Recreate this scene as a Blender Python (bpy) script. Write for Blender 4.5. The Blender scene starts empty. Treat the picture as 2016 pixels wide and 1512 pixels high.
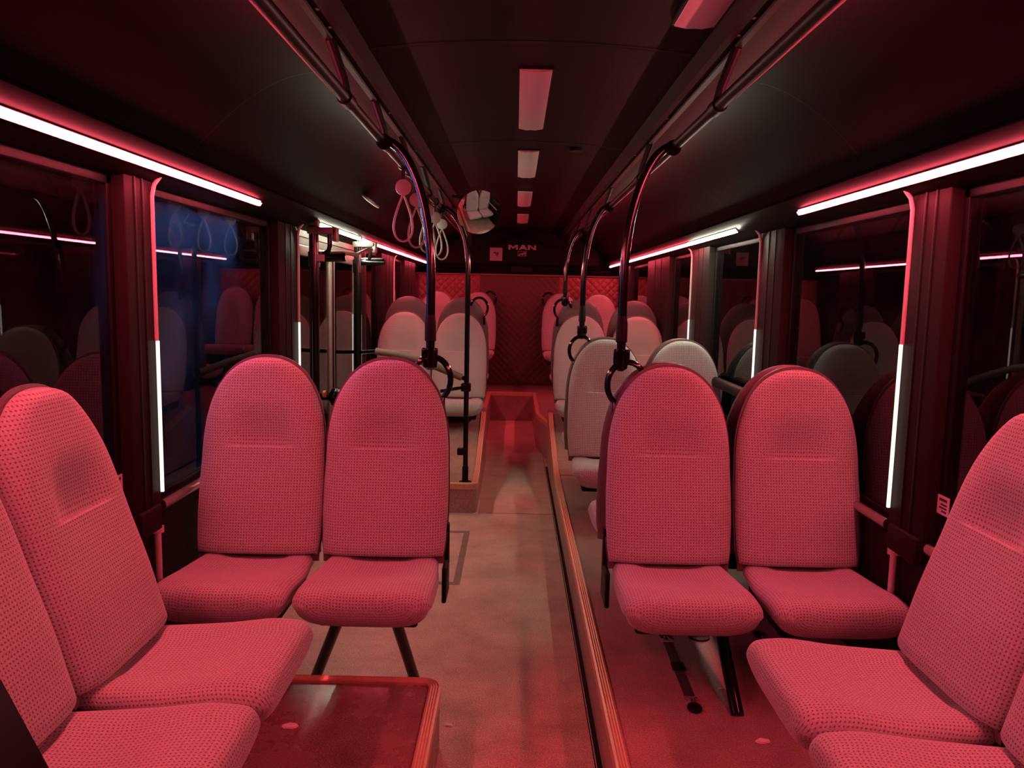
import bpy, bmesh, math, random
from mathutils import Vector, Matrix
random.seed(7)
S = bpy.context.scene
COL = S.collection
pi = math.pi

# ------------------------------------------------------------------ helpers
def link(name, me, mat=None, parent=None, smooth=True):
    o = bpy.data.objects.new(name, me); COL.objects.link(o)
    if mat: me.materials.append(mat)
    if smooth is True: me.shade_smooth()
    elif smooth:
        me.shade_smooth(); me.set_sharp_from_angle(angle=math.radians(smooth))
    if parent: o.parent = parent
    return o

def mesh(name, verts, faces, mat=None, parent=None, smooth=False, uvs=None):
    me = bpy.data.meshes.new(name); me.from_pydata([tuple(v) for v in verts], [], faces)
    if uvs:
        l = me.uv_layers.new(name='UVMap')
        for lp in me.loops: l.data[lp.index].uv = uvs[lp.vertex_index]
    bm = bmesh.new(); bm.from_mesh(me); bmesh.ops.recalc_face_normals(bm, faces=bm.faces); bm.to_mesh(me); bm.free()
    me.update()
    return link(name, me, mat, parent, smooth)

class MB:
    """collects shapes of ONE part"""
    def __init__(s): s.v=[]; s.f=[]
    def add(s, v, f):
        k=len(s.v); s.v+= [tuple(p) for p in v]; s.f += [tuple(i+k for i in q) for q in f]; return s
    def box(s, x0,x1,y0,y1,z0,z1, bevel=0, M=None):
        bm=bmesh.new(); bmesh.ops.create_cube(bm,size=1)
        for v in bm.verts: v.co=Vector(((x0+x1)/2+v.co.x*(x1-x0),(y0+y1)/2+v.co.y*(y1-y0),(z0+z1)/2+v.co.z*(z1-z0)))
        if bevel: bmesh.ops.bevel(bm,geom=bm.edges[:],offset=bevel,segments=3,profile=.5,affect='EDGES')
        bm.verts.index_update()
        vs=[(M@v.co if M else v.co.copy()) for v in bm.verts]; fs=[[v.index for v in f.verts] for f in bm.faces]; bm.free()
        return s.add(vs,fs)
    def tube(s, pts, r, n=14, cap=True, flat=None):
        pts=[Vector(p) for p in pts]; m=len(pts)
        rr = r if isinstance(r,(list,tuple)) else [r]*m
        T=[]
        for i in range(m):
            a=pts[max(i-1,0)]; b=pts[min(i+1,m-1)]; T.append((b-a).normalized())
        u=Vector((0,0,1)) if abs(T[0].z)<.9 else Vector((0,1,0))
        u=(u-T[0]*u.dot(T[0])).normalized(); V=[];Fc=[]
        for i in range(m):
            u=(u-T[i]*u.dot(T[i])).normalized(); w=T[i].cross(u)
            for k in range(n):
                a=2*pi*k/n; kx,ky=(1,1) if not flat else flat
                V.append(pts[i]+(u*math.cos(a)*kx+w*math.sin(a)*ky)*rr[i])
        for i in range(m-1):
            for k in range(n):
                k2=(k+1)%n; Fc.append((i*n+k,i*n+k2,(i+1)*n+k2,(i+1)*n+k))
        if cap: Fc.append(tuple(range(n))[::-1]); Fc.append(tuple(range((m-1)*n,m*n)))
        return s.add(V,Fc)
    def prism(s, poly, z0, z1):
        n=len(poly); V=[(p[0],p[1],z0) for p in poly]+[(p[0],p[1],z1) for p in poly]
        F=[tuple(range(n))[::-1],tuple(range(n,2*n))]+[(i,(i+1)%n,n+(i+1)%n,n+i) for i in range(n)]
        return s.add(V,F)
    def plate(s, poly, o, ex, ey, d):
        """2D polygon lying on the plane o+ex*a+ey*b, extruded along d"""
        o,ex,ey,d=Vector(o),Vector(ex),Vector(ey),Vector(d); n=len(poly)
        V=[o+ex*a+ey*b for a,b in poly]+[o+ex*a+ey*b+d for a,b in poly]
        F=[tuple(range(n))[::-1],tuple(range(n,2*n))]+[(i,(i+1)%n,n+(i+1)%n,n+i) for i in range(n)]
        return s.add(V,F)
    def sweep(s, prof, path):
        """prof: (a sideways to the right of travel, b up); mitred at corners"""
        P=[Vector(p) for p in path]; m=len(P); n=len(prof); V=[];F=[]
        for i in range(m):
            d=[]
            if i>0: d.append((P[i]-P[i-1]))
            if i<m-1: d.append((P[i+1]-P[i]))
            ns=[]
            for q in d:
                h=Vector((q.x,q.y,0)).normalized(); ns.append(Vector((h.y,-h.x,0)))
            N=ns[0] if len(ns)==1 else (ns[0]+ns[1]).normalized()
            k=1/max(.3,N.dot(ns[0]))
            for a,b in prof: V.append(P[i]+N*(a*k)+Vector((0,0,b)))
        for i in range(m-1):
            for k in range(n):
                k2=(k+1)%n; F.append((i*n+k,i*n+k2,(i+1)*n+k2,(i+1)*n+k))
        F.append(tuple(range(n))[::-1]); F.append(tuple(range((m-1)*n,m*n)))
        return s.add(V,F)
    def sphere(s,c,r,sc=(1,1,1)):
        bm=bmesh.new(); bmesh.ops.create_uvsphere(bm,u_segments=20,v_segments=12,radius=1)
        bm.verts.index_update()
        v=[(c[0]+p.co.x*r*sc[0],c[1]+p.co.y*r*sc[1],c[2]+p.co.z*r*sc[2]) for p in bm.verts]; f=[[q.index for q in x.verts] for x in bm.faces]; bm.free()
        return s.add(v,f)
    def build(s,name,mat,parent=None,smooth=35): return mesh(name,s.v,s.f,mat,parent,smooth)

def tag(o,label=None,cat=None,group=None,kind=None):
    if label: o['label']=label
    if cat: o['category']=cat
    if group: o['group']=group
    if kind: o['kind']=kind
    return o
def empty(name,loc,rz=0,label=None,cat=None,group=None,kind=None):
    o=bpy.data.objects.new(name,None); o.empty_display_size=.05; COL.objects.link(o)
    o.location=loc; o.rotation_euler=(0,0,rz); return tag(o,label,cat,group,kind)
def copy_tree(o,parent=None):
    c=o.copy(); COL.objects.link(c); c.parent=parent
    for ch in list(o.children): copy_tree(ch,c)
    return c
def struct(o): o['kind']='structure'; return o

# ------------------------------------------------------------------ materials
def newmat(name):
    m=bpy.data.materials.new(name); m.use_nodes=True; nt=m.node_tree; b=nt.nodes['Principled BSDF']; return m,nt,b
def N(nt,t,**k):
    n=nt.nodes.new(t)
    for a,v in k.items():
        if a.startswith('i_'): n.inputs[int(a[2:])].default_value=v
        else: setattr(n,a,v)
    return n
def plain(name,col,rough=.5,metal=0,noise=0,scale=40,bump=0,spec=.5,coat=0):
    m,nt,b=newmat(name); b.inputs['Base Color'].default_value=(*col,1); b.inputs['Roughness'].default_value=rough
    b.inputs['Metallic'].default_value=metal; b.inputs['Specular IOR Level'].default_value=spec; b.inputs['Coat Weight'].default_value=coat
    if noise or bump:
        tc=N(nt,'ShaderNodeTexCoord'); no=N(nt,'ShaderNodeTexNoise'); no.inputs['Scale'].default_value=scale; no.inputs['Detail'].default_value=4
        nt.links.new(tc.outputs['Object'],no.inputs['Vector'])
        if noise:
            mr=N(nt,'ShaderNodeMapRange'); mr.inputs[3].default_value=1-noise; mr.inputs[4].default_value=1+noise
            mx=N(nt,'ShaderNodeMix',data_type='RGBA',blend_type='MULTIPLY'); mx.inputs[0].default_value=1
            mx.inputs[6].default_value=(*col,1); nt.links.new(no.outputs['Fac'],mr.inputs[0]); nt.links.new(mr.outputs[0],mx.inputs[7])
            nt.links.new(mx.outputs[2],b.inputs['Base Color'])
        if bump:
            bp=N(nt,'ShaderNodeBump'); bp.inputs['Strength'].default_value=bump; bp.inputs['Distance'].default_value=.001
            nt.links.new(no.outputs['Fac'],bp.inputs['Height']); nt.links.new(bp.outputs[0],b.inputs['Normal'])
    return m
def fabric(name,light,dark,p=.0155):
    m,nt,b=newmat(name); L=nt.links.new
    uv=N(nt,'ShaderNodeUVMap'); sep=N(nt,'ShaderNodeSeparateXYZ'); L(uv.outputs[0],sep.inputs[0])
    ms=[]
    for i in (0,1):
        a=N(nt,'ShaderNodeMath',operation='MULTIPLY',i_1=1/p); L(sep.outputs[i],a.inputs[0])
        f=N(nt,'ShaderNodeMath',operation='PINGPONG',i_1=.5); L(a.outputs[0],f.inputs[0])     # 0..0.5
        g=N(nt,'ShaderNodeMapRange',interpolation_type='SMOOTHSTEP'); g.inputs[1].default_value=.24; g.inputs[2].default_value=.36; L(f.outputs[0],g.inputs[0]); ms.append(g)
    d=N(nt,'ShaderNodeMath',operation='MULTIPLY'); L(ms[0].outputs[0],d.inputs[0]); L(ms[1].outputs[0],d.inputs[1])
    tc=N(nt,'ShaderNodeTexCoord'); no=N(nt,'ShaderNodeTexNoise'); no.inputs['Scale'].default_value=330; no.inputs['Detail'].default_value=3
    L(tc.outputs['Object'],no.inputs['Vector'])
    mx=N(nt,'ShaderNodeMix',data_type='RGBA'); mx.inputs[6].default_value=(*light,1); mx.inputs[7].default_value=(*dark,1); L(d.outputs[0],mx.inputs[0])
    mr=N(nt,'ShaderNodeMapRange'); mr.inputs[1].default_value=.3; mr.inputs[2].default_value=.7; mr.inputs[3].default_value=.72; mr.inputs[4].default_value=1.28; L(no.outputs['Fac'],mr.inputs[0])
    mu=N(nt,'ShaderNodeMix',data_type='RGBA',blend_type='MULTIPLY'); mu.inputs[0].default_value=1; L(mx.outputs[2],mu.inputs[6]); L(mr.outputs[0],mu.inputs[7])
    L(mu.outputs[2],b.inputs['Base Color'])
    b.inputs['Roughness'].default_value=.9; b.inputs['Specular IOR Level'].default_value=.15
    b.inputs['Sheen Weight'].default_value=.35; b.inputs['Sheen Roughness'].default_value=.4
    h=N(nt,'ShaderNodeMath',operation='MULTIPLY_ADD',i_1=-1.0); L(d.outputs[0],h.inputs[0]); L(no.outputs['Fac'],h.inputs[2])
    bp=N(nt,'ShaderNodeBump'); bp.inputs['Strength'].default_value=.35; bp.inputs['Distance'].default_value=.0015; L(h.outputs[0],bp.inputs['Height']); L(bp.outputs[0],b.inputs['Normal'])
    return m
def floor_mat(name,col,rough):
    m,nt,b=newmat(name); L=nt.links.new
    tc=N(nt,'ShaderNodeTexCoord')
    big=N(nt,'ShaderNodeTexNoise'); big.inputs['Scale'].default_value=5; big.inputs['Detail'].default_value=8; big.inputs['Roughness'].default_value=.65
    sp=N(nt,'ShaderNodeTexNoise'); sp.inputs['Scale'].default_value=210; sp.inputs['Detail'].default_value=2
    for n in (big,sp): L(tc.outputs['Object'],n.inputs['Vector'])
    r1=N(nt,'ShaderNodeMapRange'); r1.inputs[1].default_value=.3; r1.inputs[2].default_value=.7; r1.inputs[3].default_value=.72; r1.inputs[4].default_value=1.2; L(big.outputs['Fac'],r1.inputs[0])
    r2=N(nt,'ShaderNodeMapRange'); r2.inputs[1].default_value=.3; r2.inputs[2].default_value=.7; r2.inputs[3].default_value=.6; r2.inputs[4].default_value=1.4; L(sp.outputs['Fac'],r2.inputs[0])
    mm=N(nt,'ShaderNodeMath',operation='MULTIPLY'); L(r1.outputs[0],mm.inputs[0]); L(r2.outputs[0],mm.inputs[1])
    mu=N(nt,'ShaderNodeMix',data_type='RGBA',blend_type='MULTIPLY'); mu.inputs[0].default_value=1; mu.inputs[6].default_value=(*col,1); L(mm.outputs[0],mu.inputs[7]); L(mu.outputs[2],b.inputs['Base Color'])
    rr=N(nt,'ShaderNodeMapRange'); rr.inputs[3].default_value=rough-.1; rr.inputs[4].default_value=rough+.15; L(big.outputs['Fac'],rr.inputs[0]); L(rr.outputs[0],b.inputs['Roughness'])
    bp=N(nt,'ShaderNodeBump'); bp.inputs['Strength'].default_value=.12; bp.inputs['Distance'].default_value=.001; L(sp.outputs['Fac'],bp.inputs['Height']); L(bp.outputs[0],b.inputs['Normal'])
    return m
def emit(name,col,k):
    m=bpy.data.materials.new(name); m.use_nodes=True; nt=m.node_tree; nt.nodes.clear()
    e=N(nt,'ShaderNodeEmission'); e.inputs[0].default_value=(*col,1); e.inputs[1].default_value=k
    o=N(nt,'ShaderNodeOutputMaterial'); nt.links.new(e.outputs[0],o.inputs[0]); return m
def glass(name,dust=.03):
    m=bpy.data.materials.new(name); m.use_nodes=True; nt=m.node_tree; nt.nodes.clear(); L=nt.links.new
    tr=N(nt,'ShaderNodeBsdfTransparent'); tr.inputs[0].default_value=(.8,.82,.84,1)
    gl=N(nt,'ShaderNodeBsdfGlossy'); gl.inputs['Roughness'].default_value=.0
    tl=N(nt,'ShaderNodeBsdfTranslucent'); tl.inputs[0].default_value=(.8,.8,.8,1)
    tc=N(nt,'ShaderNodeTexCoord'); no=N(nt,'ShaderNodeTexNoise'); no.inputs['Scale'].default_value=3.5; no.inputs['Detail'].default_value=6; L(tc.outputs['Object'],no.inputs['Vector'])
    mr=N(nt,'ShaderNodeMapRange'); mr.inputs[1].default_value=.35; mr.inputs[2].default_value=.7; mr.inputs[3].default_value=dust*.3; mr.inputs[4].default_value=dust*1.6; L(no.outputs['Fac'],mr.inputs[0])
    m1=N(nt,'ShaderNodeMixShader'); L(mr.outputs[0],m1.inputs[0]); L(tr.outputs[0],m1.inputs[1]); L(tl.outputs[0],m1.inputs[2])
    fr=N(nt,'ShaderNodeFresnel'); fr.inputs[0].default_value=1.5
    m2=N(nt,'ShaderNodeMixShader'); L(fr.outputs[0],m2.inputs[0]); L(m1.outputs[0],m2.inputs[1]); L(gl.outputs[0],m2.inputs[2])
    o=N(nt,'ShaderNodeOutputMaterial'); L(m2.outputs[0],o.inputs[0]); return m

FAB  = fabric('seat_fabric',(.42,.44,.405),(.17,.135,.125),.0099)
SHELL= plain('seat_shell_plastic',(.13,.115,.11),.5,noise=.08)
BLACK= plain('black_powder_coat',(.004,.0035,.0035),.14,spec=.45)
BLACKM=plain('black_matt_plastic',(.007,.006,.006),.5,spec=.15)
RAILM=plain('black_rail_coat',(.004,.004,.004),.45,spec=.15)
HEAD=plain('header_cladding',(.0030,.0021,.0020),.5,spec=.05)
PANEL= plain('dark_roof_panel',(.0013,.0010,.0010),.5,spec=.03,noise=.1,scale=8)
CEIL = plain('dark_ceiling_panel',(.0085,.0055,.0055),.5,spec=.06,noise=.12,scale=6)
COVER= plain('grey_duct_cover',(.055,.045,.047),.5,spec=.15)
PROF = plain('dark_bronze_profile',(.016,.012,.011),.5,spec=.1)
WALL = plain('dark_side_panel',(.014,.0085,.0085),.55,spec=.06,noise=.15,scale=20)
PILL = plain('pillar_cladding',(.022,.0145,.014),.5,spec=.04)
EDGEP= plain('pillar_edge_trim',(.62,.55,.5),.35)
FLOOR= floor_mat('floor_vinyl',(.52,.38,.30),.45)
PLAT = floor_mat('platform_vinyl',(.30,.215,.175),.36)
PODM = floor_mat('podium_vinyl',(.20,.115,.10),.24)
RISER= floor_mat('riser_vinyl',(.20,.15,.12),.5)
TRIM = plain('brass_edge_trim',(.62,.40,.26),.38,metal=.35,noise=.2,scale=60)
PROF2= plain('door_header_board',(.07,.062,.052),.5,noise=.1,scale=30)
METAL= plain('brushed_steel',(.62,.6,.58),.3,metal=1)
ALU  = plain('dull_aluminium',(.26,.235,.20),.42,metal=.6,noise=.12,scale=30)
LENS = plain('lamp_lens',(.50,.42,.41),.35)
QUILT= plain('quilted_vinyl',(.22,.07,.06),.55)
QUILTC=plain('quilted_vinyl_shaded',(.09,.035,.03),.6)  # shade of the centre panel put into a darker quilt colour
REARP= plain('rear_dark_panel',(.004,.0035,.0035),.6,spec=.08)
LOGO = plain('logo_silver',(.24,.21,.21),.5)
PAPER= plain('paper_sticker',(.72,.66,.62),.6)
INK  = plain('sticker_ink',(.05,.04,.04),.6)
STRAPM=plain('hanging_strap_grey',(.24,.22,.205),.55)
WEB  = plain('black_webbing',(.02,.02,.02),.8,bump=.8,scale=500)
FOAM = plain('tan_foam_sleeve',(.15,.11,.08),.75)
MIRR = plain('mirror_chrome',(.92,.92,.92),.015,metal=1)
ORANGE=plain('orange_cap',(.7,.2,.05),.5)
GLASS= glass('window_glass',.045); DGLASS=glass('door_glass',.012)
RED  = emit('led_red',(1,.078,.124),182)
RED2 = emit('led_red_far',(1,.076,.12),140)
WHITE= emit('led_warm_white',(1,.97,.76),150)
VWHITE=emit('led_vertical_white',(1,.88,.76),1.45)

# ------------------------------------------------------------------ camera
F=1514.; rho=math.radians(1.2); CPOS=Vector((-0.035,0,1.457))
Yc=Vector((7/F,177/F,1)).normalized()
z0=(math.sin(rho),math.cos(rho)); c=-(z0[0]*Yc[0]+z0[1]*Yc[1])/Yc[2]
Zc=Vector((z0[0],z0[1],c)).normalized()
Yr=Vector((Yc[0],Yc[1],-Yc[2])); Zr=Vector((Zc[0],Zc[1],-Zc[2])); Xr=Yr.cross(Zr)
cam=bpy.data.objects.new('camera',bpy.data.cameras.new('camera')); COL.objects.link(cam)
M=Matrix(((Xr[0],Xr[1],Xr[2]),(Yr[0],Yr[1],Yr[2]),(Zr[0],Zr[1],Zr[2]))).to_4x4(); M.translation=CPOS
cam.matrix_world=M; cam.data.sensor_width=36; cam.data.lens=F/2016*36; cam.data.clip_start=.05
S.camera=cam

# ------------------------------------------------------------------ shell of the bus
WX=1.235      # glass plane
Y0,Y1=-1.2,9.75
struct(MB().box(-1.26,.27,Y0,8.82,-.05,0).build('floor',FLOOR))
# right platform
RP=.265
def ramp_prof(): return [(5.3,.2),(6.35,.47),(6.6,.47)]
def arc(cx,cy,r,a0,a1,n=8): return [(cx+r*math.cos(math.radians(a0+(a1-a0)*i/n)),cy+r*math.sin(math.radians(a0+(a1-a0)*i/n))) for i in range(n+1)]
TP=[(-.034,.0),(-.034,.008),(-.028,.0105),(-.024,.0075),(-.020,.0105),(-.016,.0075),(-.012,.0105),(-.008,.0075),(-.003,.0105),(.004,.006),(.004,-.03),(0,-.03),(0,0)]
TPL=[(-a,b) for a,b in TP]
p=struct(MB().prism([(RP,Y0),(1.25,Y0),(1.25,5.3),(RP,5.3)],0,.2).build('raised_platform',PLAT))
MB().sweep(TPL,[(RP,Y0,.2),(RP,5.3,.2),(RP,6.35,.47)]).build('edge_trim',TRIM,p)
MB().box(RP+.035,1.24,5.29,5.298,.2,.2015).build('floor_seam',BLACKM,p)
MB().box(.25,RP,Y0,6.4,.0,.008).build('skirting',BLACKM,p)
def ramp(x0,x1,name):
    prof=[(5.3,0),(5.3,.2),(6.35,.47),(6.62,.47),(6.62,0)]
    V=[(x0,y,z) for y,z in prof]+[(x1,y,z) for y,z in prof]; n=5
    Fc=[tuple(range(n)),tuple(range(n,2*n))[::-1]]+[(i,(i+1)%n,n+(i+1)%n,n+i) for i in range(n)]
    return struct(mesh(name,V,Fc,PLAT))
ramp(RP,1.25,'wheel_arch_ramp'); 
# left rear platform
poly=[(-1.25,4.96),(-RP-.05,4.96)]+arc(-RP-.05,5.01,.05,-90,0)+[(-RP,5.3),(-1.25,5.3)]
p=struct(MB().prism(poly,0,.2).build('raised_platform',PLAT))
MB().sweep(TP,[(-1.2,4.96,.2),(-RP-.05,4.96,.2)][::1]+[(a,b,.2) for a,b in arc(-RP-.05,5.01,.05,-90,0)[1:]]+[(-RP,5.3,.2),(-RP,6.35,.47)]).build('edge_trim',TRIM,p)
for v in bpy.data.objects['edge_trim.001'].data.vertices: pass
ramp(-1.25,-RP,'wheel_arch_ramp')
MB().prism([(-1.2,4.95),(-RP-.05,4.95)]+arc(-RP-.05,5.01,.06,-90,0)+[(-RP+.01,5.3),(-RP,5.3),(-RP,5.01),(-RP-.05,4.96),(-1.2,4.96)],0,.008).build('skirting',EDGEP,p)
# near left podium over the wheel
poly=[(-1.25,Y0),(-.25,Y0)]+arc(-.31,2.32,.06,0,90)+[(-1.25,2.38)]
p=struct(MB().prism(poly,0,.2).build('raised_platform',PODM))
MB().sweep(TP,[(-.25,Y0,.2)]+[(a,b,.2) for a,b in arc(-.31,2.32,.06,0,90)]+[(-1.2,2.38,.2)]).build('edge_trim',TRIM,p)
# rear raised floor with the aisle recess
poly=[(-1.25,6.62),(-.3,6.62),(-.3,8.8),(.19,8.8),(.19,7.25),(.285,6.62),(1.25,6.62),(1.25,9.8),(-1.25,9.8)]
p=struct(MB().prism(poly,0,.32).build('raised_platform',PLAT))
MB().sweep(TP,[(-.3,6.62,.32),(-.3,8.8,.32),(.19,8.8,.32),(.19,7.25,.32),(.285,6.62,.32)]).build('edge_trim',TRIM,p)
# wheelchair bay mark inlaid in the aisle floor
mk=MB()
for x0,x1,y0,y1 in ((-.32,-.285,3.72,4.6),(-.75,-.32,4.565,4.6),(-.785,-.75,3.72,4.6),(-.75,-.32,3.72,3.755)): mk.box(x0,x1,y0,y1,0,.0015)
tag(mk.build('floor_marking',RISER),'dark rectangular outline inlaid in the aisle floor beside the left seats','floor marking')
fs=MB().box(-.2,RP-.01,2.19,2.193,0,.0012).box(.243,.246,Y0,8.8,0,.0012).box(-.2,RP-.01,5.0,5.003,0,.0012)
struct(fs.build('floor_seam',BLACKM))

# side walls, lower part, header, pillars, windows
def pathprism(name,prof,y0,y1,mat,smooth=30):
    n=len(prof); V=[(x,y0,z) for x,z in prof]+[(x,y1,z) for x,z in prof]
    return mesh(name,V,[(i,(i+1)%n,n+(i+1)%n,n+i) for i in range(n)]+[tuple(range(n)),tuple(range(n,2*n))[::-1]],mat,None,smooth)
ZS,ZT=.745,1.778
for s,side in ((-1,'left'),(1,'right')):
    yA,yB=(4.10,5.72) if s<0 else (None,None)
    prof=[(s*1.27,0),(s*1.21,0),(s*1.21,.30),(s*1.175,.32),(s*1.175,.40),(s*1.215,.43),(s*1.215,ZS-.05),(s*1.195,ZS-.03),(s*1.195,ZS),(s*1.27,ZS)]
    if s<0:
        w=struct(pathprism('wall_left',prof,Y0,yA,WALL)); b=pathprism('wall_panel',prof,yB,Y1,WALL); b.parent=w
    else: struct(pathprism('wall_right',prof,Y0,Y1,WALL))
    # header carrying the light strip, then the cove up to the ceiling
    hp=[(s*1.27,ZT),(s*1.20,ZT),(s*1.185,ZT+.004),(s*1.125,ZT+.03),(s*1.085,ZT+.062),(s*1.07,ZT+.082),(s*1.075,ZT+.092),(s*1.27,ZT+.12)]
    struct(pathprism('trim_1' if s<0 else 'trim_2',hp,Y0,Y1,HEAD,50))
    cp=[]
    for i in range(13):
        t=i/12; x=1.075-.415*t; z=1.872+ .262*math.sin(t*pi/2)**.9
        cp.append((s*x,z))
    full=cp+[(s*.66,2.3),(s*1.27,2.3),(s*1.27,1.9)]
    cv=struct(pathprism('ceiling_cove_left' if s<0 else 'ceiling_cove_right',full,Y0,Y1,PANEL,40))
    sm=MB()
    for ys in (.92,2.50,4.06,5.63,7.2,8.77):
        V=[];k=len(cp)
        for (x,z) in cp: 
            V+= [(x-s*.0012,ys-.0015,z-.0012),(x-s*.0012,ys+.0015,z-.0012)]
        sm.add(V,[(2*i,2*i+1,2*i+3,2*i+2) for i in range(k-1)])
    sm.build('panel_joint',RAILM,cv)
    # lighter duct cover between cove and ceiling channel
    struct(pathprism('trim_3' if s<0 else 'trim_4',[(s*.66,2.134),(s*.565,2.165),(s*.565,2.3),(s*.66,2.3)],Y0,Y1,COVER))
    ch=struct(pathprism('trim_5' if s<0 else 'trim_6',[(s*.575,2.150),(s*.570,2.138),(s*.552,2.138),(s*.548,2.15),(s*.535,2.15),(s*.53,2.14),(s*.512,2.145),(s*.505,2.21),(s*.575,2.25)],Y0,Y1,PROF))
    sc=MB()
    for ys in (1.2,2.0,2.13,3.1,3.9,4.6,5.6,6.6): sc.sphere((s*.542,ys,2.149),.007,(1,1,.5))
    sc.build('screw',METAL,ch)
# central ceiling, slightly arched
V=[];nx=12
for iy in (Y0,Y1):
    for i in range(nx+1):
        x=-.51+1.02*i/nx; V.append((x,iy,2.205+.03*(1-(x/.51)**2)))
k=nx+1; V+=[(x,y,2.32) for y in (Y0,Y1) for x in (-.51,.51)]
Fc=[(i,i+1,k+i+1,k+i) for i in range(nx)]+[(2*k,2*k+1,2*k+3,2*k+2)]
cl=struct(mesh('ceiling',V,Fc,CEIL,None,True))
sm=MB()
for ys in (.92,2.485,4.05,5.62,7.19,8.76):
    V=[]
    for i in range(nx+1):
        x=-.51+1.02*i/nx; z=2.2035+.03*(1-(x/.51)**2); V+=[(x,ys-.004,z),(x,ys+.004,z)]
    sm.add(V,[(2*i,2*i+1,2*i+3,2*i+2) for i in range(nx)])
sm.build('panel_joint',BLACKM,cl)
lp_=MB()
for ys in (.92,2.485,4.05,5.62,7.19,8.76):
    V=[]
    for i in range(nx+1):
        x=-.51+1.02*i/nx; z=2.204+.03*(1-(x/.51)**2); V+=[(x,ys+.004,z),(x,ys+.018,z-.002)]
    lp_.add(V,[(2*i,2*i+1,2*i+3,2*i+2) for i in range(nx)])
lp_.build('joint_lip',PROF,cl)
MB().tube([(.27,4.18,2.222),(.27,4.18,2.212)],.035,20).build('smoke_detector',BLACKM,cl)

# pillars and windows
winno=[0]; pilno=[6]
def pillar(s,y0,y1,led=None,mat=PILL):
    pilno[0]+=1
    o=struct(MB().box(min(s*1.185,s*1.26),max(s*1.185,s*1.26),y0,y1,ZS-.06,ZT+.03,.004).build('trim_%d'%pilno[0],mat,None,30))
    g=MB()
    for f in (.34,.62): 
        yy=y0+(y1-y0)*f; g.box(min(s*1.181,s*1.19),max(s*1.181,s*1.19),yy-.006,yy+.006,ZS,ZT+.02,.003)
    g.build('groove_strip',BLACKM,o)
    MB().box(min(s*1.17,s*1.2),max(s*1.17,s*1.2),y0+.01,y1-.03,ZS-.07,ZS+.012,.006).build('foot_cap',PILL,o)
    return o
def window(s,y0,y1,mat=None,sill=True,za=ZS,zb=ZT):
    winno[0]+=1
    w=empty('window_%d'%winno[0],(s*WX,(y0+y1)/2,za),0,None,None,None,'structure')
    c=(y0+y1)/2; h=zb-za
    pn=MB().box(-.004,.004,y0-c,y1-c,0,h); pn=pn.build('pane',mat or GLASS,w,False)
    fr=MB(); t=.035
    for a,b,zc,zd in ((y0-c,y0-c+t,0,h),(y1-c-t,y1-c,0,h),(y0-c,y1-c,0,t*.6),(y0-c,y1-c,h-t*.8,h)): fr.box(-.012,.012,a,b,zc,zd,.003)
    fr.build('frame',BLACKM,w)
    if sill:
        MB().tube([(-s*.042,y0-c+.03,-.008),(-s*.042,y1-c-.03,-.008)],.017,12,True,(1,.8)).build('sill_rail',METAL,w)
    return w
for a,b in ((2.292,2.465),(3.76,4.09),(5.71,5.96),(6.65,7.3),(8.02,8.85)): pillar(-1,a,b)
for a,b in ((2.215,2.425),(3.56,3.90),(4.93,5.40),(6.2,7.2),(8.3,8.9)): pillar(1,a,b)
for a,b in ((Y0,2.302),(2.455,3.77),(5.95,6.66),(7.29,8.03),(8.84,Y1)): window(-1,a,b)
for a,b in ((Y0,2.225),(2.415,3.57),(3.89,4.94),(5.39,6.21),(7.19,8.31),(8.89,Y1)): window(1,a,b)

# back wall: quilted panels, dark upper part
def quilt(name,x0,x1,zl,zh,y,p,amp,mat,parent=None,step=.0085):
    nx=int((x1-x0)/step); nz=int((zh-zl)/step); V=[]
    for j in range(nz+1):
        z=zl+(zh-zl)*j/nz
        for i in range(nx+1):
            x=x0+(x1-x0)*i/nx
            a=abs(math.sin(pi*(x+z)/p)); b=abs(math.sin(pi*(x-z)/p))
            e=min(1,min(i,nx-i,j,nz-j)/3)
            V.append((x,y-amp*min(1,(a*b)**.36*1.05)*e,z))
    Fc=[(j*(nx+1)+i,j*(nx+1)+i+1,(j+1)*(nx+1)+i+1,(j+1)*(nx+1)+i) for j in range(nz) for i in range(nx)]
    return mesh(name,V,Fc,mat,parent,True)
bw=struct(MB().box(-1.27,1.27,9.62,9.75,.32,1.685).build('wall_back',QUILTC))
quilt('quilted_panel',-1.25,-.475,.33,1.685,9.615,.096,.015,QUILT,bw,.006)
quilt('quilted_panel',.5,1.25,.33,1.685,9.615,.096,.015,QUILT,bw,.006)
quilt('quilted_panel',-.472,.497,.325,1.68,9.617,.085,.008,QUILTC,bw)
MB().box(-1.25,1.25,9.58,9.63,1.683,1.70,.004).build('top_bead',QUILT,bw)
MB().box(-1.27,1.27,9.70,9.78,1.69,2.32).box(-1.0,1.0,9.60,9.72,1.80,2.3,.03).build('upper_panel',REARP,bw)
MB().box(-.1,.16,9.56,9.61,1.72,1.80,.012).build('dark_vent_box',BLACKM,bw)
for s in (-1,1): MB().box(min(s*.55,s*1.15),max(s*.55,s*1.15),9.55,9.66,1.70,1.775,.02).build('parcel_ledge',PANEL,bw)

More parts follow.
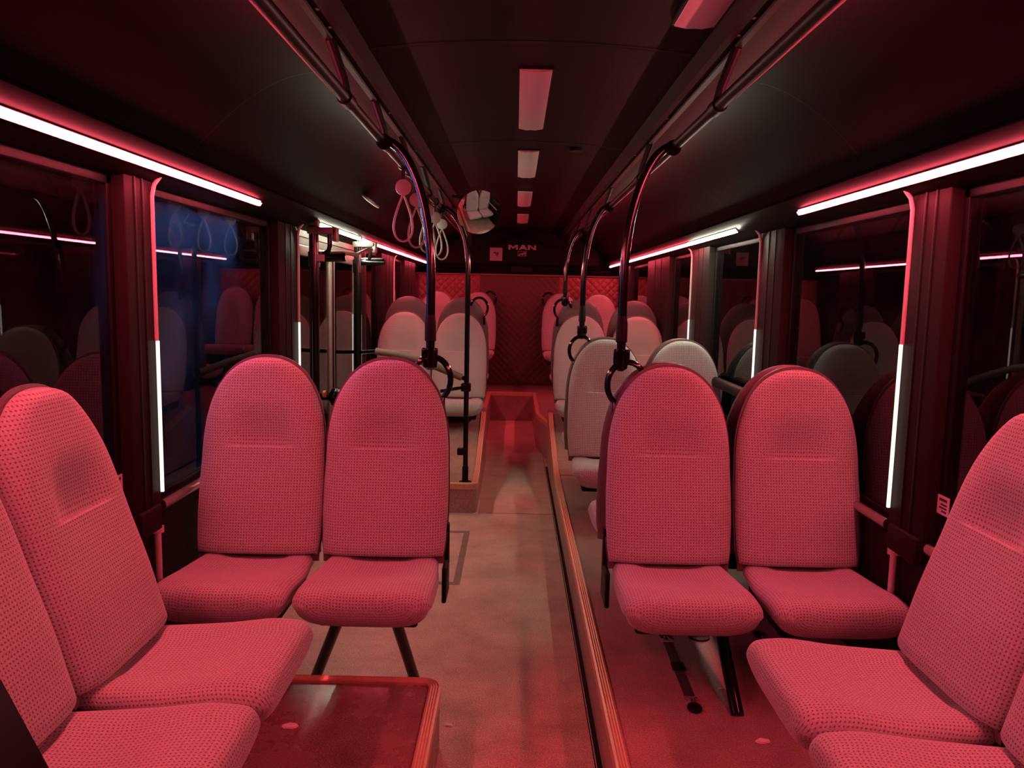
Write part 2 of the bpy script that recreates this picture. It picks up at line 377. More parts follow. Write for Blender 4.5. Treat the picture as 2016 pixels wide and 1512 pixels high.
# MAN lettering and the emblem
def letters():
    m=MB(); t=.0
    Y=9.592; H=.058
    def P(poly,x0,w): m.plate([(x0+a*w,b*H) for a,b in poly],(0,Y,2.0),(1,0,0),(0,0,1),(0,.008,0))
    Mq=[(0,0),(0,1),(.27,1),(.5,.55),(.73,1),(1,1),(1,0),(.78,0),(.78,.62),(.5,.12),(.22,.62),(.22,0)]
    A1=[(0,0),(.36,1),(.64,1),(1,0),(.75,0),(.69,.17),(.31,.17),(.25,0)]
    Nq=[(0,0),(0,1),(.28,1),(.76,.36),(.76,1),(1,1),(1,0),(.72,0),(.24,.64),(.24,0)]
    P(Mq,-.135,.118); P(A1,-.008,.108); P(Nq,.105,.1)
    return m
tag(letters().build('wall_lettering',LOGO,None,False),'wide silver capital letters MAN high on the dark rear panel','lettering')
em=empty('wall_emblem',(.035,9.59,1.922),0,'small framed walking lion badge directly under the MAN letters','emblem')
fr=MB(); w,h,t=.054,.060,.005
for a,b,c2,d in ((-w,w,0,t),(-w,w,h-t,h),(-w,-w+t,0,h),(w-t,w,0,h)): fr.box(a,b,0,.006,c2,d)
fr.build('badge_frame',LOGO,em,False)
lion=[(-.04,.008),(-.03,.008),(-.022,.022),(-.006,.02),(.004,.008),(.014,.008),(.012,.02),(.026,.03),(.034,.012),(.044,.012),(.042,.034),(.046,.046),(.034,.05),(.022,.046),(.006,.036),(-.014,.034),(-.03,.03),(-.046,.016)]
MB().plate(lion,(0,0,0),(1,0,0),(0,0,1),(0,.006,0)).build('lion_figure',LOGO,em,False)
st=empty('notice_sticker',(-.285,9.592,1.94),0,'square pinkish notice sticker left of the MAN letters','sticker')
MB().box(-.077,.077,0,.004,-.08,.08,.0018).build('sticker_sheet',LOGO,st)
MB().plate([(-.04,.01),(-.02,.03),(.01,.025),(.03,.03),(.035,.0),(.02,-.01),(.03,-.035),(.005,-.015),(-.01,-.01),(-.0,.005)],(0,-.002,0),(1,0,0),(0,0,1),(0,.002,0)).build('pictogram',INK,st,False)

# ------------------------------------------------------------------ light strips
def led(s,segs,label):
    y0=segs[0][0]; y1=segs[-1][1]
    o=empty('light_strip',(s*1.11,y0,1.81),0,label,'light strip')
    # channel
    def q(a,b):  # local point: across a (down-outwards axis), out b
        d=Vector((-s*.62,0,.784)); n=Vector((-s*.784,0,-.62)); return d*a+n*b
    L=y1-y0
    def bar(A,B,ya,yb):
        V=[q(x,z)+Vector((0,y,0)) for y in (ya,yb) for x,z in ((A[0],A[1]),(B[0],A[1]),(B[0],B[1]),(A[0],B[1]))]
        return V,[(0,1,2,3),(7,6,5,4),(0,4,5,1),(1,5,6,2),(2,6,7,3),(3,7,4,0)]
    h=MB(); h.add(*bar((-.0125,-.008),(.0125,.001),0,L))
    h.build('channel',EDGEP,o)
    for a,b,mt in segs:
        h=MB(); h.add(*bar((-.0068,.001),(.0068,.009),a-y0,b-y0)); h.build('diffuser',mt,o,False)
    return o
led(-1,[(-1.1,3.262,RED)],'long glowing red light strip above the near left windows')
led(-1,[(4.247,5.5,WHITE),(5.5,9.35,RED2)],'light strip above the left door turning from white to red')
led(1,[(-1.1,3.186,RED)],'long glowing red light strip above the near right windows')
led(1,[(4.08,5.2,WHITE),(5.2,9.46,RED2)],'light strip above the middle right windows turning from white to red')
def vled(s,y,ztop,label,zb=.79):
    o=empty('pillar_light',(s*1.178,y,zb),0,label,'pillar light')
    MB().box(-.005,.005,-.0045,.0045,0,ztop-zb,.002).build('diffuser',VWHITE,o)
    # pale edge profile continuing above
    MB().tube([(s*.003,0,ztop-zb),(s*.003,0,1.74-zb),(-s*.004,.003,1.775-zb),(-s*.022,.006,1.80-zb)],.007,8).build('edge_profile',EDGEP,o)
    return o
vled(-1,2.457,1.285,'white vertical light on the nearest left pillar')
vled(-1,4.083,1.285,'white vertical light on the pillar just before the left door')
vled(-1,5.716,1.285,'white vertical light at the far edge of the left door')
vled(-1,7.293,1.285,'thin pale edge on the left pillar beyond the door',1.2)
vled(1,2.417,1.325,'white vertical light on the nearest right pillar',.80)
vled(1,3.892,1.305,'white vertical light on the second right pillar',.8)
vled(1,5.392,1.305,'white vertical light on the third right pillar',.8)
# ceiling lenses, switched off
def ceil_light(xc,y0,y1,label,z=2.231,w=.058):
    o=empty('ceiling_light',(xc,(y0+y1)/2,z),0,label,'ceiling light','unlit lamps along the ceiling')
    L=(y1-y0)/2
    prof=[(-w,0),(-w*.95,-.006),(-w*.35,-.0125),(0,-.011),(w*.35,-.0125),(w*.95,-.006),(w,0)]
    V=[(x,y,zz) for y in (-L,L) for x,zz in prof]; n=len(prof)
    mesh('lens',V,[(i,i+1,n+i+1,n+i) for i in range(n-1)]+[tuple(range(n)),tuple(range(n,2*n))[::-1],(0,n,2*n-1,n-1)],LENS,o,30)
    MB().box(-w-.004,w+.004,-L-.004,L+.004,-.003,.012).build('base_frame',BLACKM,o)
ceil_light(.445,1.25,2.235,'unlit ceiling lamp at the top edge right of centre, nearest the camera',2.2095)
ceil_light(.02,2.76,3.71,'unlit ceiling lamp, the nearest of the centre row')
ceil_light(.02,4.27,5.2,'unlit ceiling lamp, second in the centre row')
ceil_light(.022,5.93,6.89,'unlit ceiling lamp, third in the centre row')
ceil_light(.022,7.58,8.5,'unlit ceiling lamp, last in the centre row, above the MAN letters')

for s_,yy in ((-1,4.66),):
    hb=empty('speaker_grille',(-.905,yy,1.985),0,'small oval grille in the dark ceiling cove above the left door','grille')
    hb.rotation_euler=(0,math.radians(38),0)
    ring=[(.0+.045*math.cos(2*pi*k/28),.14*math.sin(2*pi*k/28),0) for k in range(29)]
    MB().tube(ring,.007,8,False).build('rim',ALU,hb)
    MB().prism([(.042*math.cos(2*pi*k/28),.135*math.sin(2*pi*k/28)) for k in range(28)],-.004,.0).build('mesh_plate',BLACKM,hb)
# ------------------------------------------------------------------ seats
W_T=[(0,.212),(.06,.219),(.2,.2245),(.35,.225),(.5,.2205),(.6,.2135),(.7,.203),(.78,.189),(.84,.173),(.9,.148),(.94,.122),(.97,.09),(.988,.058),(.997,.028),(1,.0)]
def interp(T,t):
    for i in range(len(T)-1):
        if T[i][0]<=t<=T[i+1][0]:
            a,b=T[i],T[i+1]; f=(t-a[0])/(b[0]-a[0]); f2=f
            return a[1]+(b[1]-a[1])*f2
    return T[-1][1]
def width(t):
    # smooth superellipse dome on top of a slowly tapering body
    if t<.45: return interp(W_T,t)
    u=(t-.45)/.55
    return .2215*(1-u**2.6)**(1/2.15)
HB=.69
def lean(t): return .135*(1.45*t-.45*t*t)
def sst(a,b,x):
    x=max(0,min(1,(x-a)/(b-a))); return x*x*(3-2*x)
def rows_t(n=34):
    out=[]
    for i in range(n+1):
        f=i/n; out.append(1-(1-f)**1.8 if f>0 else 0)
    return out
def backrest_mesh():
    ts=[0,.012,.03]+[.03+.5*i/12 for i in range(1,13)]+[.54,.5495,.5535,.558,.565,.58,.6,.63,.66]+[.66+.34*math.sin(pi/2*i/16) for i in range(1,17)]
    ss=[math.sin(pi/2*(-1+2*i/22)) for i in range(23)]
    V=[];UV=[];m=len(ss)
    for t in ts:
        w=width(t); z=t*HB; y0=lean(t)
        top=math.sqrt(max(0,1-max(0,(t-.955)/.045)**2)); bot=math.sqrt(max(0,1-max(0,(.03-t)/.03)**2)); k=top*bot
        for s in ss:
            d=.046*(1-abs(s)**5)**.5
            d+= .012*abs(s)**2*sst(.05,.3,t)*(1-sst(.7,.95,t))*(1-abs(s)**9)      # side bolsters
            d+= .010*math.exp(-((t-.25)/.18)**2)*(1-s*s)
            cr=1-sst(.34,.50,abs(s))
            rec=cr*sst(.551,.5525,t)
            d-= .025*rec*(1-sst(.565,.79,t)); zz=z-.011*rec*(1-sst(.5535,.60,t))
            V.append((s*w,y0-d*k,zz)); UV.append((s*w+.5,z))
        for s in ss[::-1][1:-1]:
            V.append((s*w,y0+.006*k,z)); UV.append((s*w+.5,z))
    L=2*m-2; R=len(ts)
    for j in range(R):
        acc=0; pu=[]
        for k in range(L):
            if k: acc+=math.dist(V[j*L+k],V[j*L+k-1])
            pu.append(acc)
        for k in range(L): UV[j*L+k]=(pu[k]-pu[m//2]+.5,UV[j*L+k][1])
    Fc=[(j*L+i,j*L+(i+1)%L,(j+1)*L+(i+1)%L,(j+1)*L+i) for j in range(R-1) for i in range(L)]
    Fc.append(tuple(range(L)))
    return V,Fc,UV
def cushion_mesh():
    D=.43; V=[];UV=[]
    vs=[0,.006,.02,.04,.07,.1,.13,.16,.2,.28,.38,.5,.62,.72,.8,.86,.9,.93,.95,.965,.98,.99,.996,1]
    ss=[math.sin(pi/2*(-1+2*i/24)) for i in range(25)]
    R=0
    for v in vs:
        y=.02-v*(D+.02)
        w=.197+.020*sst(0,.5,v)                       # narrower behind, rounded front corners
        if v>.88: w-= .042*(1-math.sqrt(max(0,1-((v-.88)/.12)**2)))
        if v<.04: w-= .010*(1-v/.04)
        e=1.0; eb=1.0
        if v>.90: e=max(0,1-((v-.90)/.10)**2.6)**.5
        if v>.84: eb=max(0,1-((v-.84)/.16)**2.2)**.5
        if v<.04: e=eb=math.sqrt(max(0.0,1-((.04-v)/.04)**2))
        zm=-.035+.012*v
        top=[];bot=[]
        for s in ss:
            ed=max(0,1-abs(s)**9)**.5
            h=.034*ed+.012*abs(s)**2.4*ed*(1-sst(.75,.95,v))
            h-= .010*(1-s*s)*math.exp(-((v-.38)/.25)**2)
            h-= .012*(1-sst(.45,.6,abs(s)))*(1-sst(.11,.15,v))
            h+= .016*sst(.4,.8,v)*ed
            top.append((s*w,zm+h*e))
        for s in ss[::-1][1:-1]:
            ed=max(0,1-abs(s)**5)**.5
            bot.append((s*w*(1-.05*eb),zm-(.058+.016*sst(.2,.7,v))*ed*eb))
        # surface distance from the left edge gives an undistorted weave
        acc=0; pu=[]
        ring=top+bot
        for k,q in enumerate(ring):
            if k: acc+=math.dist(q,ring[k-1])
            pu.append(acc)
        mid=pu[len(ss)//2]
        for q,u in zip(ring,pu): V.append((q[0],y,q[1])); UV.append([u-mid+.5,0])
        R+=1
    L=2*len(ss)-2
    for k in range(L):
        acc=1
        for j in range(R):
            if j: acc+=math.dist(V[j*L+k],V[(j-1)*L+k])
            UV[j*L+k][1]=acc
    Fc=[(j*L+i,j*L+(i+1)%L,(j+1)*L+(i+1)%L,(j+1)*L+i) for j in range(R-1) for i in range(L)]
    Fc+=[tuple(range(L)),tuple(range((R-1)*L,R*L))]
    return V,Fc,UV
def shell_mesh():
    ts=[-.04]+[.9*i/14 for i in range(15)]+[.9+.1*math.sin(pi/2*i/12) for i in range(1,13)]
    ss=[math.sin(pi/2*(-1+2*i/18)) for i in range(19)]
    V=[]
    for t in ts:
        w=width(max(0,t))*1.012+(.002 if t<1 else 0); z=t*HB+max(0,t)*.010; y0=lean(max(0,t))
        k=math.sqrt(max(0,1-max(0,(t-.93)/.07)**2))
        for s in ss: V.append((s*w,y0+.008,z))
        for s in ss[::-1][1:-1]: V.append((s*w,y0+.010+(.026*(1-abs(s)**4)**.5)*k+.004,z))
    L=2*len(ss)-2; R=len(ts)
    Fc=[(j*L+i,j*L+(i+1)%L,(j+1)*L+(i+1)%L,(j+1)*L+i) for j in range(R-1) for i in range(L)]
    Fc+=[tuple(range(L)),tuple(range((R-1)*L,R*L))]
    return V,Fc
def mk(name,data,mat,smooth=True):
    V,Fc=data[0],data[1]; UV=data[2] if len(data)>2 else None
    me=bpy.data.meshes.new(name); me.from_pydata(V,[],Fc)
    if UV:
        l=me.uv_layers.new(name='UVMap')
        for lp in me.loops: l.data[lp.index].uv=UV[lp.vertex_index]
    bm=bmesh.new(); bm.from_mesh(me); bmesh.ops.remove_doubles(bm,verts=bm.verts,dist=.0004); bmesh.ops.recalc_face_normals(bm,faces=bm.faces); bm.to_mesh(me); bm.free()
    me.shade_smooth()
    if smooth is not True: me.set_sharp_from_angle(angle=math.radians(smooth))
    me.materials.append(mat); return me
ME_BACK=mk('backrest',backrest_mesh(),FAB); ME_CUSH=mk('seat_cushion',cushion_mesh(),FAB); ME_SHELL=mk('back_shell',shell_mesh(),SHELL,50)
fm=MB().box(-.16,.16,-.30,.05,-.135,-.085,.012).box(-.10,.10,.015,.06,-.12,.05,.01)
ME_FRAME=mk('seat_frame',(fm.v,fm.f),BLACKM,35)
sd=MB().box(-.008,.008,-.06,.075,-.13,.0,.006).box(-.009,.009,.03,.07,-.02,.13,.006)
ME_SIDE=mk('hinge_cover',(sd.v,sd.f),BLACKM,35)
def part(name,me,parent,loc=(0,0,0)):
    o=bpy.data.objects.new(name,me); COL.objects.link(o); o.parent=parent; o.location=loc; return o
def seat(loc,rz,hs,label,group,legs=None,handle=0,side=0,z=None):
    o=empty('bus_seat',loc,rz,label,'bus seat',group)
    for n,me in (('seat_cushion',ME_CUSH),('backrest',ME_BACK),('back_shell',ME_SHELL),('seat_frame',ME_FRAME)): part(n,me,o,(0,0,hs))
    for s in ((-1,1) if side==2 else ((side,) if side else ())): part('hinge_cover',ME_SIDE,o,(s*.222,0,hs-.02))
    if legs:
        for a,b in legs: MB().tube([(a[0],a[1],hs-.10),(b[0],b[1],0)],.0205,4 if False else 12,True,(1,1)).build('leg',BLACK,o)
    if handle:
        s=handle; y=lean(.85)+.05
        pts=[]
        for i in range(21):
            a=math.radians(-55+ i*(225/20)); pts.append((s*(.145+.072*math.cos(a)),y+.02,hs+HB-.075+.085*math.sin(a)))
        pts=[(s*.19,y-.01,hs+HB-.215)]+pts
        MB().tube(pts,.0135,12,True,(1.1,.8)).build('grab_handle',BLACK,o)
    return o
GR='rows of two bus seats'
# row facing the camera
Y_R=2.655
seat((-.935,Y_R,0),0,.52,'red lit window seat of the near left pair, beside the lit left pillar',GR)
seat((-.487,Y_R,0),0,.52,'red lit aisle seat of the near left pair with a pole behind its top corner',GR,legs=[((-.10,-.10),(-.275,.11)),((.03,-.10),(.10,.11))],handle=1,side=1)
seat((.531,Y_R,.2),0,.315,'red lit aisle seat of the near right pair with a pole behind its top corner',GR,legs=[((.145,-.1),(.135,-.45))],handle=-1,side=-1)
seat((.995,Y_R,.2),0,.315,'red lit window seat of the near right pair, beside the lit right pillar',GR)
# sideways seats at both walls
GS='sideways seats along the walls'
def sideways(loc,rz,hs,label):
    o=seat(loc,rz,hs,label,GS)
    for ch in o.children:
        ch.scale=(.95,.96,.96)
        if ch.name.startswith('backrest') or ch.name.startswith('back_shell'): ch.rotation_euler=(-math.radians(5.5),0,0)
    return o
sideways((-.963,1.77,.2),pi/2,.37,'red sideways seat with its back to the left wall, farther of the two')
sideways((-.963,1.345,.2),pi/2,.37,'red sideways seat cut off by the bottom left corner')
sideways((.99,1.715,.2),-pi/2,.37,'red sideways seat with its back to the right wall, farther of the two')
sideways((.99,1.29,.2),-pi/2,.37,'red sideways seat cut off by the bottom right corner')
# grey pair on the right
Y_G=4.47
seat((.515,Y_G,.2),0,.31,'white lit grey aisle seat just behind the near right red pair',GR,legs=[((.1,-.1),(.1,-.3))],handle=-1)
seat((.975,Y_G,.2),0,.31,'white lit grey window seat just behind the near right red pair',GR)
for x,y,hs,l in ((.531,3.02,.315,'rear facing aisle seat right behind the near right pair, only its pale edge showing'),(.995,3.02,.315,'rear facing window seat back to back with the near right window seat'),
             (.515,4.835,.31,'rear facing aisle seat back to back with the grey aisle seat'),(.975,4.835,.31,'rear facing window seat back to back with the grey window seat')):
    seat((x,y,.2),pi,hs,l,GR)
# grey pairs on the wheel arches and, back to back with them, pairs facing the rear
Y_W=6.28
for x,l,hd in ((-.95,'greyish window seat beyond the left door, in front of a dark seat shell',0),(-.487,'greyish aisle seat beyond the left door, behind the thin floor pole',0),
             (.515,'pinkish grey aisle seat on the right wheel arch, third row',0),(.985,'pinkish grey window seat on the right wheel arch, third row',0)):
    seat((x,Y_W,.3),0,.30,l,GR)
for x,l,hd in ((-.95,'dark seat shell facing the rear on the left, window side',0),(-.487,'dark seat shell facing the rear on the left, aisle side',-1),
             (.515,'dark seat shell facing the rear on the right, aisle side',1),(.985,'dark seat shell facing the rear on the right, window side',0)):
    seat((x,6.78,.32),pi,.40,l,GR,handle=hd)
for x,l,hd in ((-.985,'bright red window seat against the left of the quilted back wall',0),(-.49,'bright red aisle seat against the left of the quilted back wall',1),
             (.515,'bright red aisle seat against the right of the quilted back wall',-1),(.98,'bright red window seat against the right of the quilted back wall',0)):
    seat((x,9.28,.32),0,.46,l,GR,handle=hd,legs=[((.1,-.1),(.1,-.05))])

# ------------------------------------------------------------------ rails, poles, straps
def rail(s,y0,y1,brs,label):
    o=empty('grab_rail',(s*.53,y0,2.0),0,label,'grab rail')
    MB().tube([(0,0,0),(0,y1-y0,0)],.017,16).build('tube',RAILM,o)
    for yb in brs:
        MB().tube([(0,yb-y0,0),(s*.004,yb-y0-.02,.05),(s*.03,yb-y0-.07,.145)],[.019,.015,.017],10,True,(1.4,.8)).tube([(0,yb-y0-.035,0),(0,yb-y0+.035,0)],.022,14).build('bracket',RAILM,o)
    return o
rail(-1,.3,9.3,[1.1,2.28,2.95,3.6,4.4,5.3,6.3,7.4,8.5],'long black ceiling grab rail on the left carrying the hanging straps')
rail(1,.3,9.3,[1.1,2.28,3.65,5.05,6.3,7.4,8.5],'long black ceiling grab rail on the right without straps')
def pole(s,y,zb,label,xb=.352,foot=False,zj=1.5):
    o=empty('grab_pole',(s*xb,y,zb),0,label,'grab pole')
    top=[(0,zj-zb)]
    pts=[(0,0,0),(0,0,zj-zb)]
    dx=.53-xb
    for i in range(1,15):
        a=i/14*pi/2; pts.append((s*dx*(1-math.cos(a)),0.0,zj-zb+(2.0-zj)*math.sin(a)**.95))
    MB().tube(pts,.0165,16).build('tube',BLACK,o)
    MB().tube([(s*dx*(1-math.cos(1.50)),-.03,2.0-zb-.012),(s*dx,.03,2.0-zb)],.028,16).build('rail_joint',BLACK,o)
    if foot:
        MB().tube([(0,0,0),(0,0,.11)],.021,14).tube([(0,0,.002),(0,0,.01)],.04,18).build('foot_sleeve',BLACKM,o)
    else:
        c=MB().tube([(0,0,-.045),(0,0,-.035),(0,0,-.005),(0,0,.03),(0,0,.035)],[.012,.026,.029,.027,.018],16)
        for k in (-1,1): c.box(k*.022-.008,k*.022+.008,-.03,-.012,-.01,.038,.005)
        c.build('clamp',BLACK,o)
        MB().tube([(0,0,.06),(0,0,.064),(0,0,.13),(0,0,.16)],[.017,.0215,.0215,.0175],16).build('sleeve',BLACKM,o)
    return o
pole(-1,2.86,1.215,'black pole rising from the corner of the near left aisle seat',.348)
pole(1,2.86,1.225,'black pole rising from the corner of the near right aisle seat',.362)
pole(1,4.75,1.235,'black pole rising from the grey seat on the right, second right pole',.378)
pole(1,6.5,1.41,'farthest of the three black poles on the right',.38,zj=1.62)
lp=pole(-1,5.02,.2,'black pole standing on the left raised platform near the round mirror',.345,True,1.62)
MB().box(-.055,.012,-.022,.022,.19,.235,.006).build('clamp',BLACKM,lp)
def strap(y,label,rx):
    o=empty('hanging_strap',(-.53,y,2.0),0,label,'hanging strap','loop straps on the left rail')
    MB().tube([(-.0,-.012,0),(0,.012,0)],.024,16).tube([(0,0,-.02),(.0,0,-.065)],.008,8).build('clip',BLACKM,o)
    d=MB().tube([(0,-.012,-.095),(0,-.010,-.095),(0,.010,-.095),(0,.012,-.095)],[.03,.034,.034,.03],24); d.build('disc',STRAPM,o)
    pts=[]
    for i in range(33):
        a=i/32*2*pi; r=math.sin(a/2)**1.35
        pts.append((.042*math.sin(a)*r*1.35,0,-.12-.205*(math.sin(a/2)**2)))
    MB().tube(pts,.0065,8,False,(1.2,.8)).build('loop',STRAPM,o)
    o.rotation_euler=(0,0,rx); return o
for y,l,r in ((3.4,'nearest hanging loop strap on the left rail',.2),(3.85,'second nearest hanging loop strap, partly behind the left pole',-.1),(4.33,'third hanging loop strap, just right of the left pole',.25),(4.73,'fourth hanging loop strap on the left rail',.1),(5.17,'last hanging loop strap, closest to the round mirror',-.1)): strap(y,l,r)

# convex mirror
mp=Vector((-.279,5.0,1.97))
def aim(o,n):
    q=Vector(n).normalized().to_track_quat('-Y','Z'); o.rotation_euler=q.to_euler()
mo=empty('convex_mirror',mp,0,'round convex mirror beside the last hanging strap reflecting grey seats','mirror')
Rm=.142; Rs=1.25
V=[];Fc=[];nr=10;na=40
for j in range(nr+1):
    r=Rm*j/nr
    for k in range(na):
        a=2*pi*k/na; V.append((r*math.cos(a),-(math.sqrt(Rs*Rs-r*r)-math.sqrt(Rs*Rs-Rm*Rm)),r*math.sin(a)))
for j in range(nr):
    for k in range(na): Fc.append((j*na+k,j*na+(k+1)%na,(j+1)*na+(k+1)%na,(j+1)*na+k))
mesh('mirror_glass',V,Fc,MIRR,mo,True)
MB().tube([(0,.025,0),(0,.012,0),(0,.002,0)],[.09,.13,.1405],40).build('backing',BLACKM,mo)
tocam=(CPOS-mp).normalized(); tgt=(Vector((.74,3.2,.5))-mp).normalized()
aim(mo,tocam+tgt)
MB().tube([(0,.015,0),(-.06,.12,.06),(-.16,.13,.06)],.01,10).build('arm',BLACK,mo)

# ------------------------------------------------------------------ door, its gear, barrier rail
dr=empty('door_1',(-1.2,4.9,0),0,None,None,None,'structure')
for a,b in ((4.12,4.90),(4.92,5.70)):
    f=MB(); A,B=a-4.9,b-4.9
    for y0,y1,zl,zh in ((A,A+.05,.02,1.70),(B-.05,B,.02,1.70),(A,B,.02,.12),(A,B,1.64,1.70)): f.box(-.03,.005,y0,y1,zl,zh,.006)
    lf=f.build('door_leaf',ALU,dr)
    MB().box(-.014,-.008,A+.04,B-.04,.1,1.66).build('leaf_glass',DGLASS,lf,False)
    MB().box(-.035,.012,B-.005,B+.02,.02,1.7,.004).build('rubber_seal',BLACKM,lf)
MB().box(-.03,.0,-.8,.82,1.66,1.80).box(-.03,.006,-.8,.82,1.70,1.703).box(-.03,.006,-.8,.82,1.742,1.745).build('header_board',PROF2,dr)
MB().box(-.06,-.02,-.8,.82,0,.03).build('threshold',METAL,dr)
def gear(y,label,first):
    o=empty('door_shaft',(-1.12,y,0),0,label,'door gear')
    MB().tube([(0,0,0),(0,0,1.80)],.026,16).tube([(0,0,1.58),(0,0,1.66)],.032,16).build('shaft',BLACK,o)
    MB().box(-.03,.125,-.03,.03,1.752,1.79,.006).box(.105,.13,-.03,.03,1.715,1.785,.005).box(.0,.03,-.02,.02,1.79,1.83,.008).build('top_bracket',ALU,o)
    MB().tube([(.085,0,1.755),(.085,0,1.69),(.078,0,1.665),(.05,0,1.648)],.013,12).build('crank_arm',BLACK,o)
    if first:
        MB().tube([(.02,0,1.628),(.165,0.02,1.635)],.023,18).build('cylinder',BLACK,o)
        MB().box(.022,.062,-.0255,-.02,1.61,1.645).build('maker_plate',PAPER,o,False)
        MB().tube([(.03,.0,1.655),(.15,.02,1.657),(.155,.35,1.665),(.13,.8,1.72),(.11,1.08,1.735)],.010,10).build('connecting_rod',ALU,o)
    else:
        MB().tube([(-.03,0,1.648),(.185,0,1.655)],.021,18).build('cylinder',BLACK,o)
        MB().tube([(.0,0,1.674),(.17,0,1.678)],.006,10).build('top_strip',ALU,o)
    return o
gear(4.17,'black door shaft with cylinder and plate at the near side of the left door',True)
gear(5.32,'black door shaft with horizontal bar at the far side of the left door',False)
kn=empty('door_buffer',(-1.06,4.44,.84),0,'round dark fitting with an orange cap seen between the two near left seats','door fitting')
MB().tube([(-.05,0,0),(-.035,0,0),(-.03,0,0),(.0,0,0),(.03,0,0),(.045,0,0)],[.02,.04,.05,.055,.05,.02],24).tube([(-.11,0,0),(-.03,0,0)],.02,14).build('roller',BLACK,kn)
MB().tube([(-.075,-.03,.02),(-.06,-.03,.02)],.02,12).build('cap',ORANGE,kn)
br=empty('barrier_rail',(-.345,5.02,.9),0,'padded barrier rail sloping from the left door to the floor pole','barrier rail')
P0=[(-.86,.62,.11),(-.80,.45,.12),(-.60,.02,.165)]; P1=[(-.60,.02,.165),(-.42,.0,.14),(-.22,0,.08),(-.03,0,.005)]
MB().tube(P0,.013,12).tube([(-.03,0,.005),(0,0,-.01)],.014,12).build('tube',BLACK,br)
def smooth_path(P,n=16):
    P=[Vector(p) for p in P]; Q=[P[0]*2-P[1]]+P+[P[-1]*2-P[-2]]; out=[]
    for i in range(1,len(Q)-2):
        for k in range(n//2):
            t=k/(n//2); a,b,c2,d=Q[i-1],Q[i],Q[i+1],Q[i+2]
            out.append(.5*((2*b)+(-a+c2)*t+(2*a-5*b+4*c2-d)*t*t+(-a+3*b-3*c2+d)*t**3))
    out.append(P[-1]); return out
MB().tube(smooth_path(P1),.0235,16).build('foam_sleeve',FOAM,br)
MB().tube([(-.17,-.03,-.085),(-.02,0,-.06)],.011,12).box(-.035,.03,-.03,.03,-.085,-.03,.008).build('buckle_bar',BLACK,br)

# ------------------------------------------------------------------ small things
def window_sticker(s,y,z,label):
    o=empty('window_sticker',(s*1.221,y,z),0,label,'sticker')
    MB().box(-.001,.001,-.03,.03,-.028,.028).build('sticker_sheet',PAPER,o,False)
    m=MB()
    for a,b,c2,d in ((-.02,.02,.012,.02),(-.02,.012,.0,.005),(-.02,.018,-.01,-.005),(-.02,.006,-.02,-.015)): m.box(-.0016,.0016,a,b,c2,d)
    m.build('print',INK,o,False)
window_sticker(-1,2.258,.862,'small pale sticker at the lower corner of the near left window')
window_sticker(1,2.185,.872,'small printed sticker at the lower corner of the near right window')
for s,y,l in ((-1,2.45,'thin pale pipe under the nearest left pillar'),(1,2.39,'thin pale pipe under the nearest right pillar')):
    tag(MB().tube([(s*1.195,y,.33),(s*1.195,y,.665)],.011,12).tube([(s*1.195,y,.655),(s*1.195,y,.675)],.02,12).build('wall_pipe',EDGEP),l,'pipe')
ht=empty('wall_tube',(1.165,3.25,.965),0,'thick dark horizontal tube low on the right wall behind the near window seat','tube')
MB().tube([(0,0,0),(0,1.6,0)],.03,18).build('pipe',BLACKM,ht); MB().box(.0,.06,.1,.14,-.025,.025).box(.0,.06,1.4,1.44,-.025,.025).build('bracket',BLACKM,ht)
# tie-down straps on the right platform
def tie(p0,p1,label):
    d=(Vector(p1)-Vector(p0)); L=d.length; o=empty('tie_down_strap',p0,math.atan2(d.y,d.x),label,'strap')
    m=MB(); 
    def band(x0,x1): m.box(x0,x1,-.016,.016,.001,.005,.001)
    band(.07,L*.47); band(L*.5,L-.10); m.build('webbing',WEB,o)
    MB().box(L*.44,L*.53,-.022,.022,.002,.014,.004).build('slider',BLACKM,o)
    for x,dirn in ((.0,1),(L,-1)):
        ring=[(x+dirn*(.02)+.022*math.cos(2*pi*k/20),.017*math.sin(2*pi*k/20),.006) for k in range(21)]
        MB().tube(ring,.006,8,False).box(x+dirn*.02-.014,x+dirn*.02+.014,-.009,.009,.001,.006).build('anchor',BLACKM,o)
        MB().tube([(x+dirn*.04,-.005,.008),(x+dirn*.06,-.006,.012),(x+dirn*.075,-.018,.008)],.0035,8).tube([(x+dirn*.04,.005,.008),(x+dirn*.06,.006,.012),(x+dirn*.075,.018,.008)],.0035,8).tube([(x+dirn*.078,-.02,.007),(x+dirn*.078,.02,.007)],.004,8).build('hook',METAL,o)
tie((.549,2.765,.2),(.542,2.215,.2),'black webbing tie down strap with hooks on the floor under the near right aisle seat')
tie((.905,2.785,.2),(.985,2.40,.2),'hooked end of a second tie down strap under the near right window seat')
an=empty('floor_anchor',(.676,2.745,.2),0,'small recessed metal anchor in the floor beside the right seat leg','floor anchor')
MB().tube([(0,0,0),(0,0,.006)],.04,20).build('cup',BLACKM,an); MB().tube([(-.025,0,.008),(.025,0,.008)],.005,8).build('bar',METAL,an)
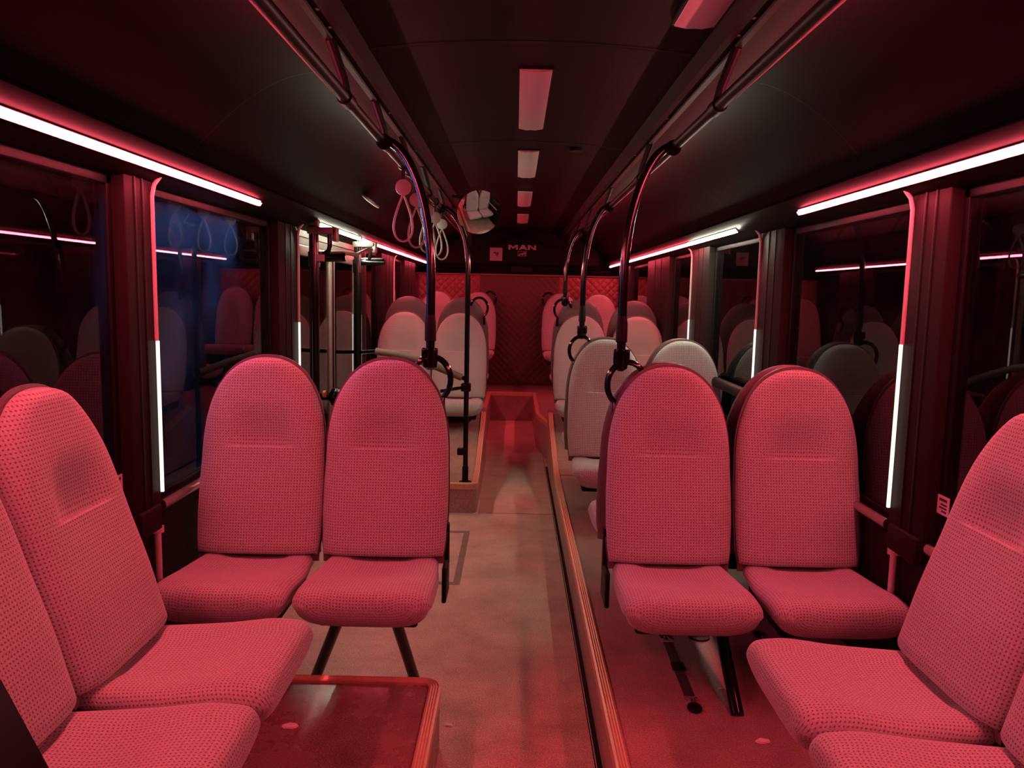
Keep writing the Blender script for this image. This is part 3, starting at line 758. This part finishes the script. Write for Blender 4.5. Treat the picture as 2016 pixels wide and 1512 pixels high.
def scrap(loc,r,label,mat=PAPER,h=.004,k=1.5):
    n=11; rnd=random.Random(int(loc[0]*1000)); pl=[(r*k*rnd.uniform(.75,1.1)*math.cos(2*pi*i/n),r*rnd.uniform(.7,1.1)*math.sin(2*pi*i/n)) for i in range(n)]
    m=MB(); m.prism(pl,0,h*.5); m.prism([(a*.75,b*.75) for a,b in pl],h*.5,h); o=m.build('litter_scrap',mat,None,30); o.location=loc; return tag(o,label,'litter')
scrap((-.662,2.095,.2),.017,'pale flat scrap of litter on the left podium')
scrap((-.232,2.455,0),.012,'tiny pale crumb on the aisle floor at the podium edge')
scrap((.70,2.07,.2),.016,'pale crumpled scrap on the right platform near the sideways seat')
scrap((.655,2.36,.2),.006,'small round pale bead by the right seat leg')
scrap((-.69,2.55,0),.012,'dark sliver of litter under the near left aisle seat',INK)
# black panel added as the shadow and dark gap at the lower left
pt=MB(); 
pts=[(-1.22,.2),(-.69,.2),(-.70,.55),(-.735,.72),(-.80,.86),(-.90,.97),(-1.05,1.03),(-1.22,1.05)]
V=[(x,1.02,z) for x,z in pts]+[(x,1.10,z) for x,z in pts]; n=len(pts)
tag(mesh('shade_panel',V,[tuple(range(n)),tuple(range(n,2*n))[::-1]]+[(i,(i+1)%n,n+(i+1)%n,n+i) for i in range(n)],BLACKM,None,30),'black rounded panel standing in for shadow at the bottom left corner beside the sideways seat','shade panel')

# ------------------------------------------------------------------ night outside
w=bpy.data.worlds.new('night'); S.world=w; w.use_nodes=True; w.node_tree.nodes['Background'].inputs[0].default_value=(.35,.45,1,1); w.node_tree.nodes['Background'].inputs[1].default_value=.004
def area(name,loc,tgt,sx,sy,p,col):
    l=bpy.data.lights.new(name,'AREA'); l.shape='RECTANGLE'; l.size=sx; l.size_y=sy; l.energy=p; l.color=col
    o=bpy.data.objects.new(name,l); COL.objects.link(o); o.location=loc; o.rotation_euler=(Vector(tgt)-Vector(loc)).to_track_quat('-Z','Y').to_euler(); return o
area('blue_haze_light',(-1.315,2.80,1.84),(-1.20,2.80,1.2),1.0,.03,270,(.12,.30,1)).data.spread=1.15  # added unseen strip just above the window, placed to tint the glass blue

vs=S.view_settings; vs.view_transform='Standard'; vs.look='None'; vs.gamma=1; vs.exposure=0
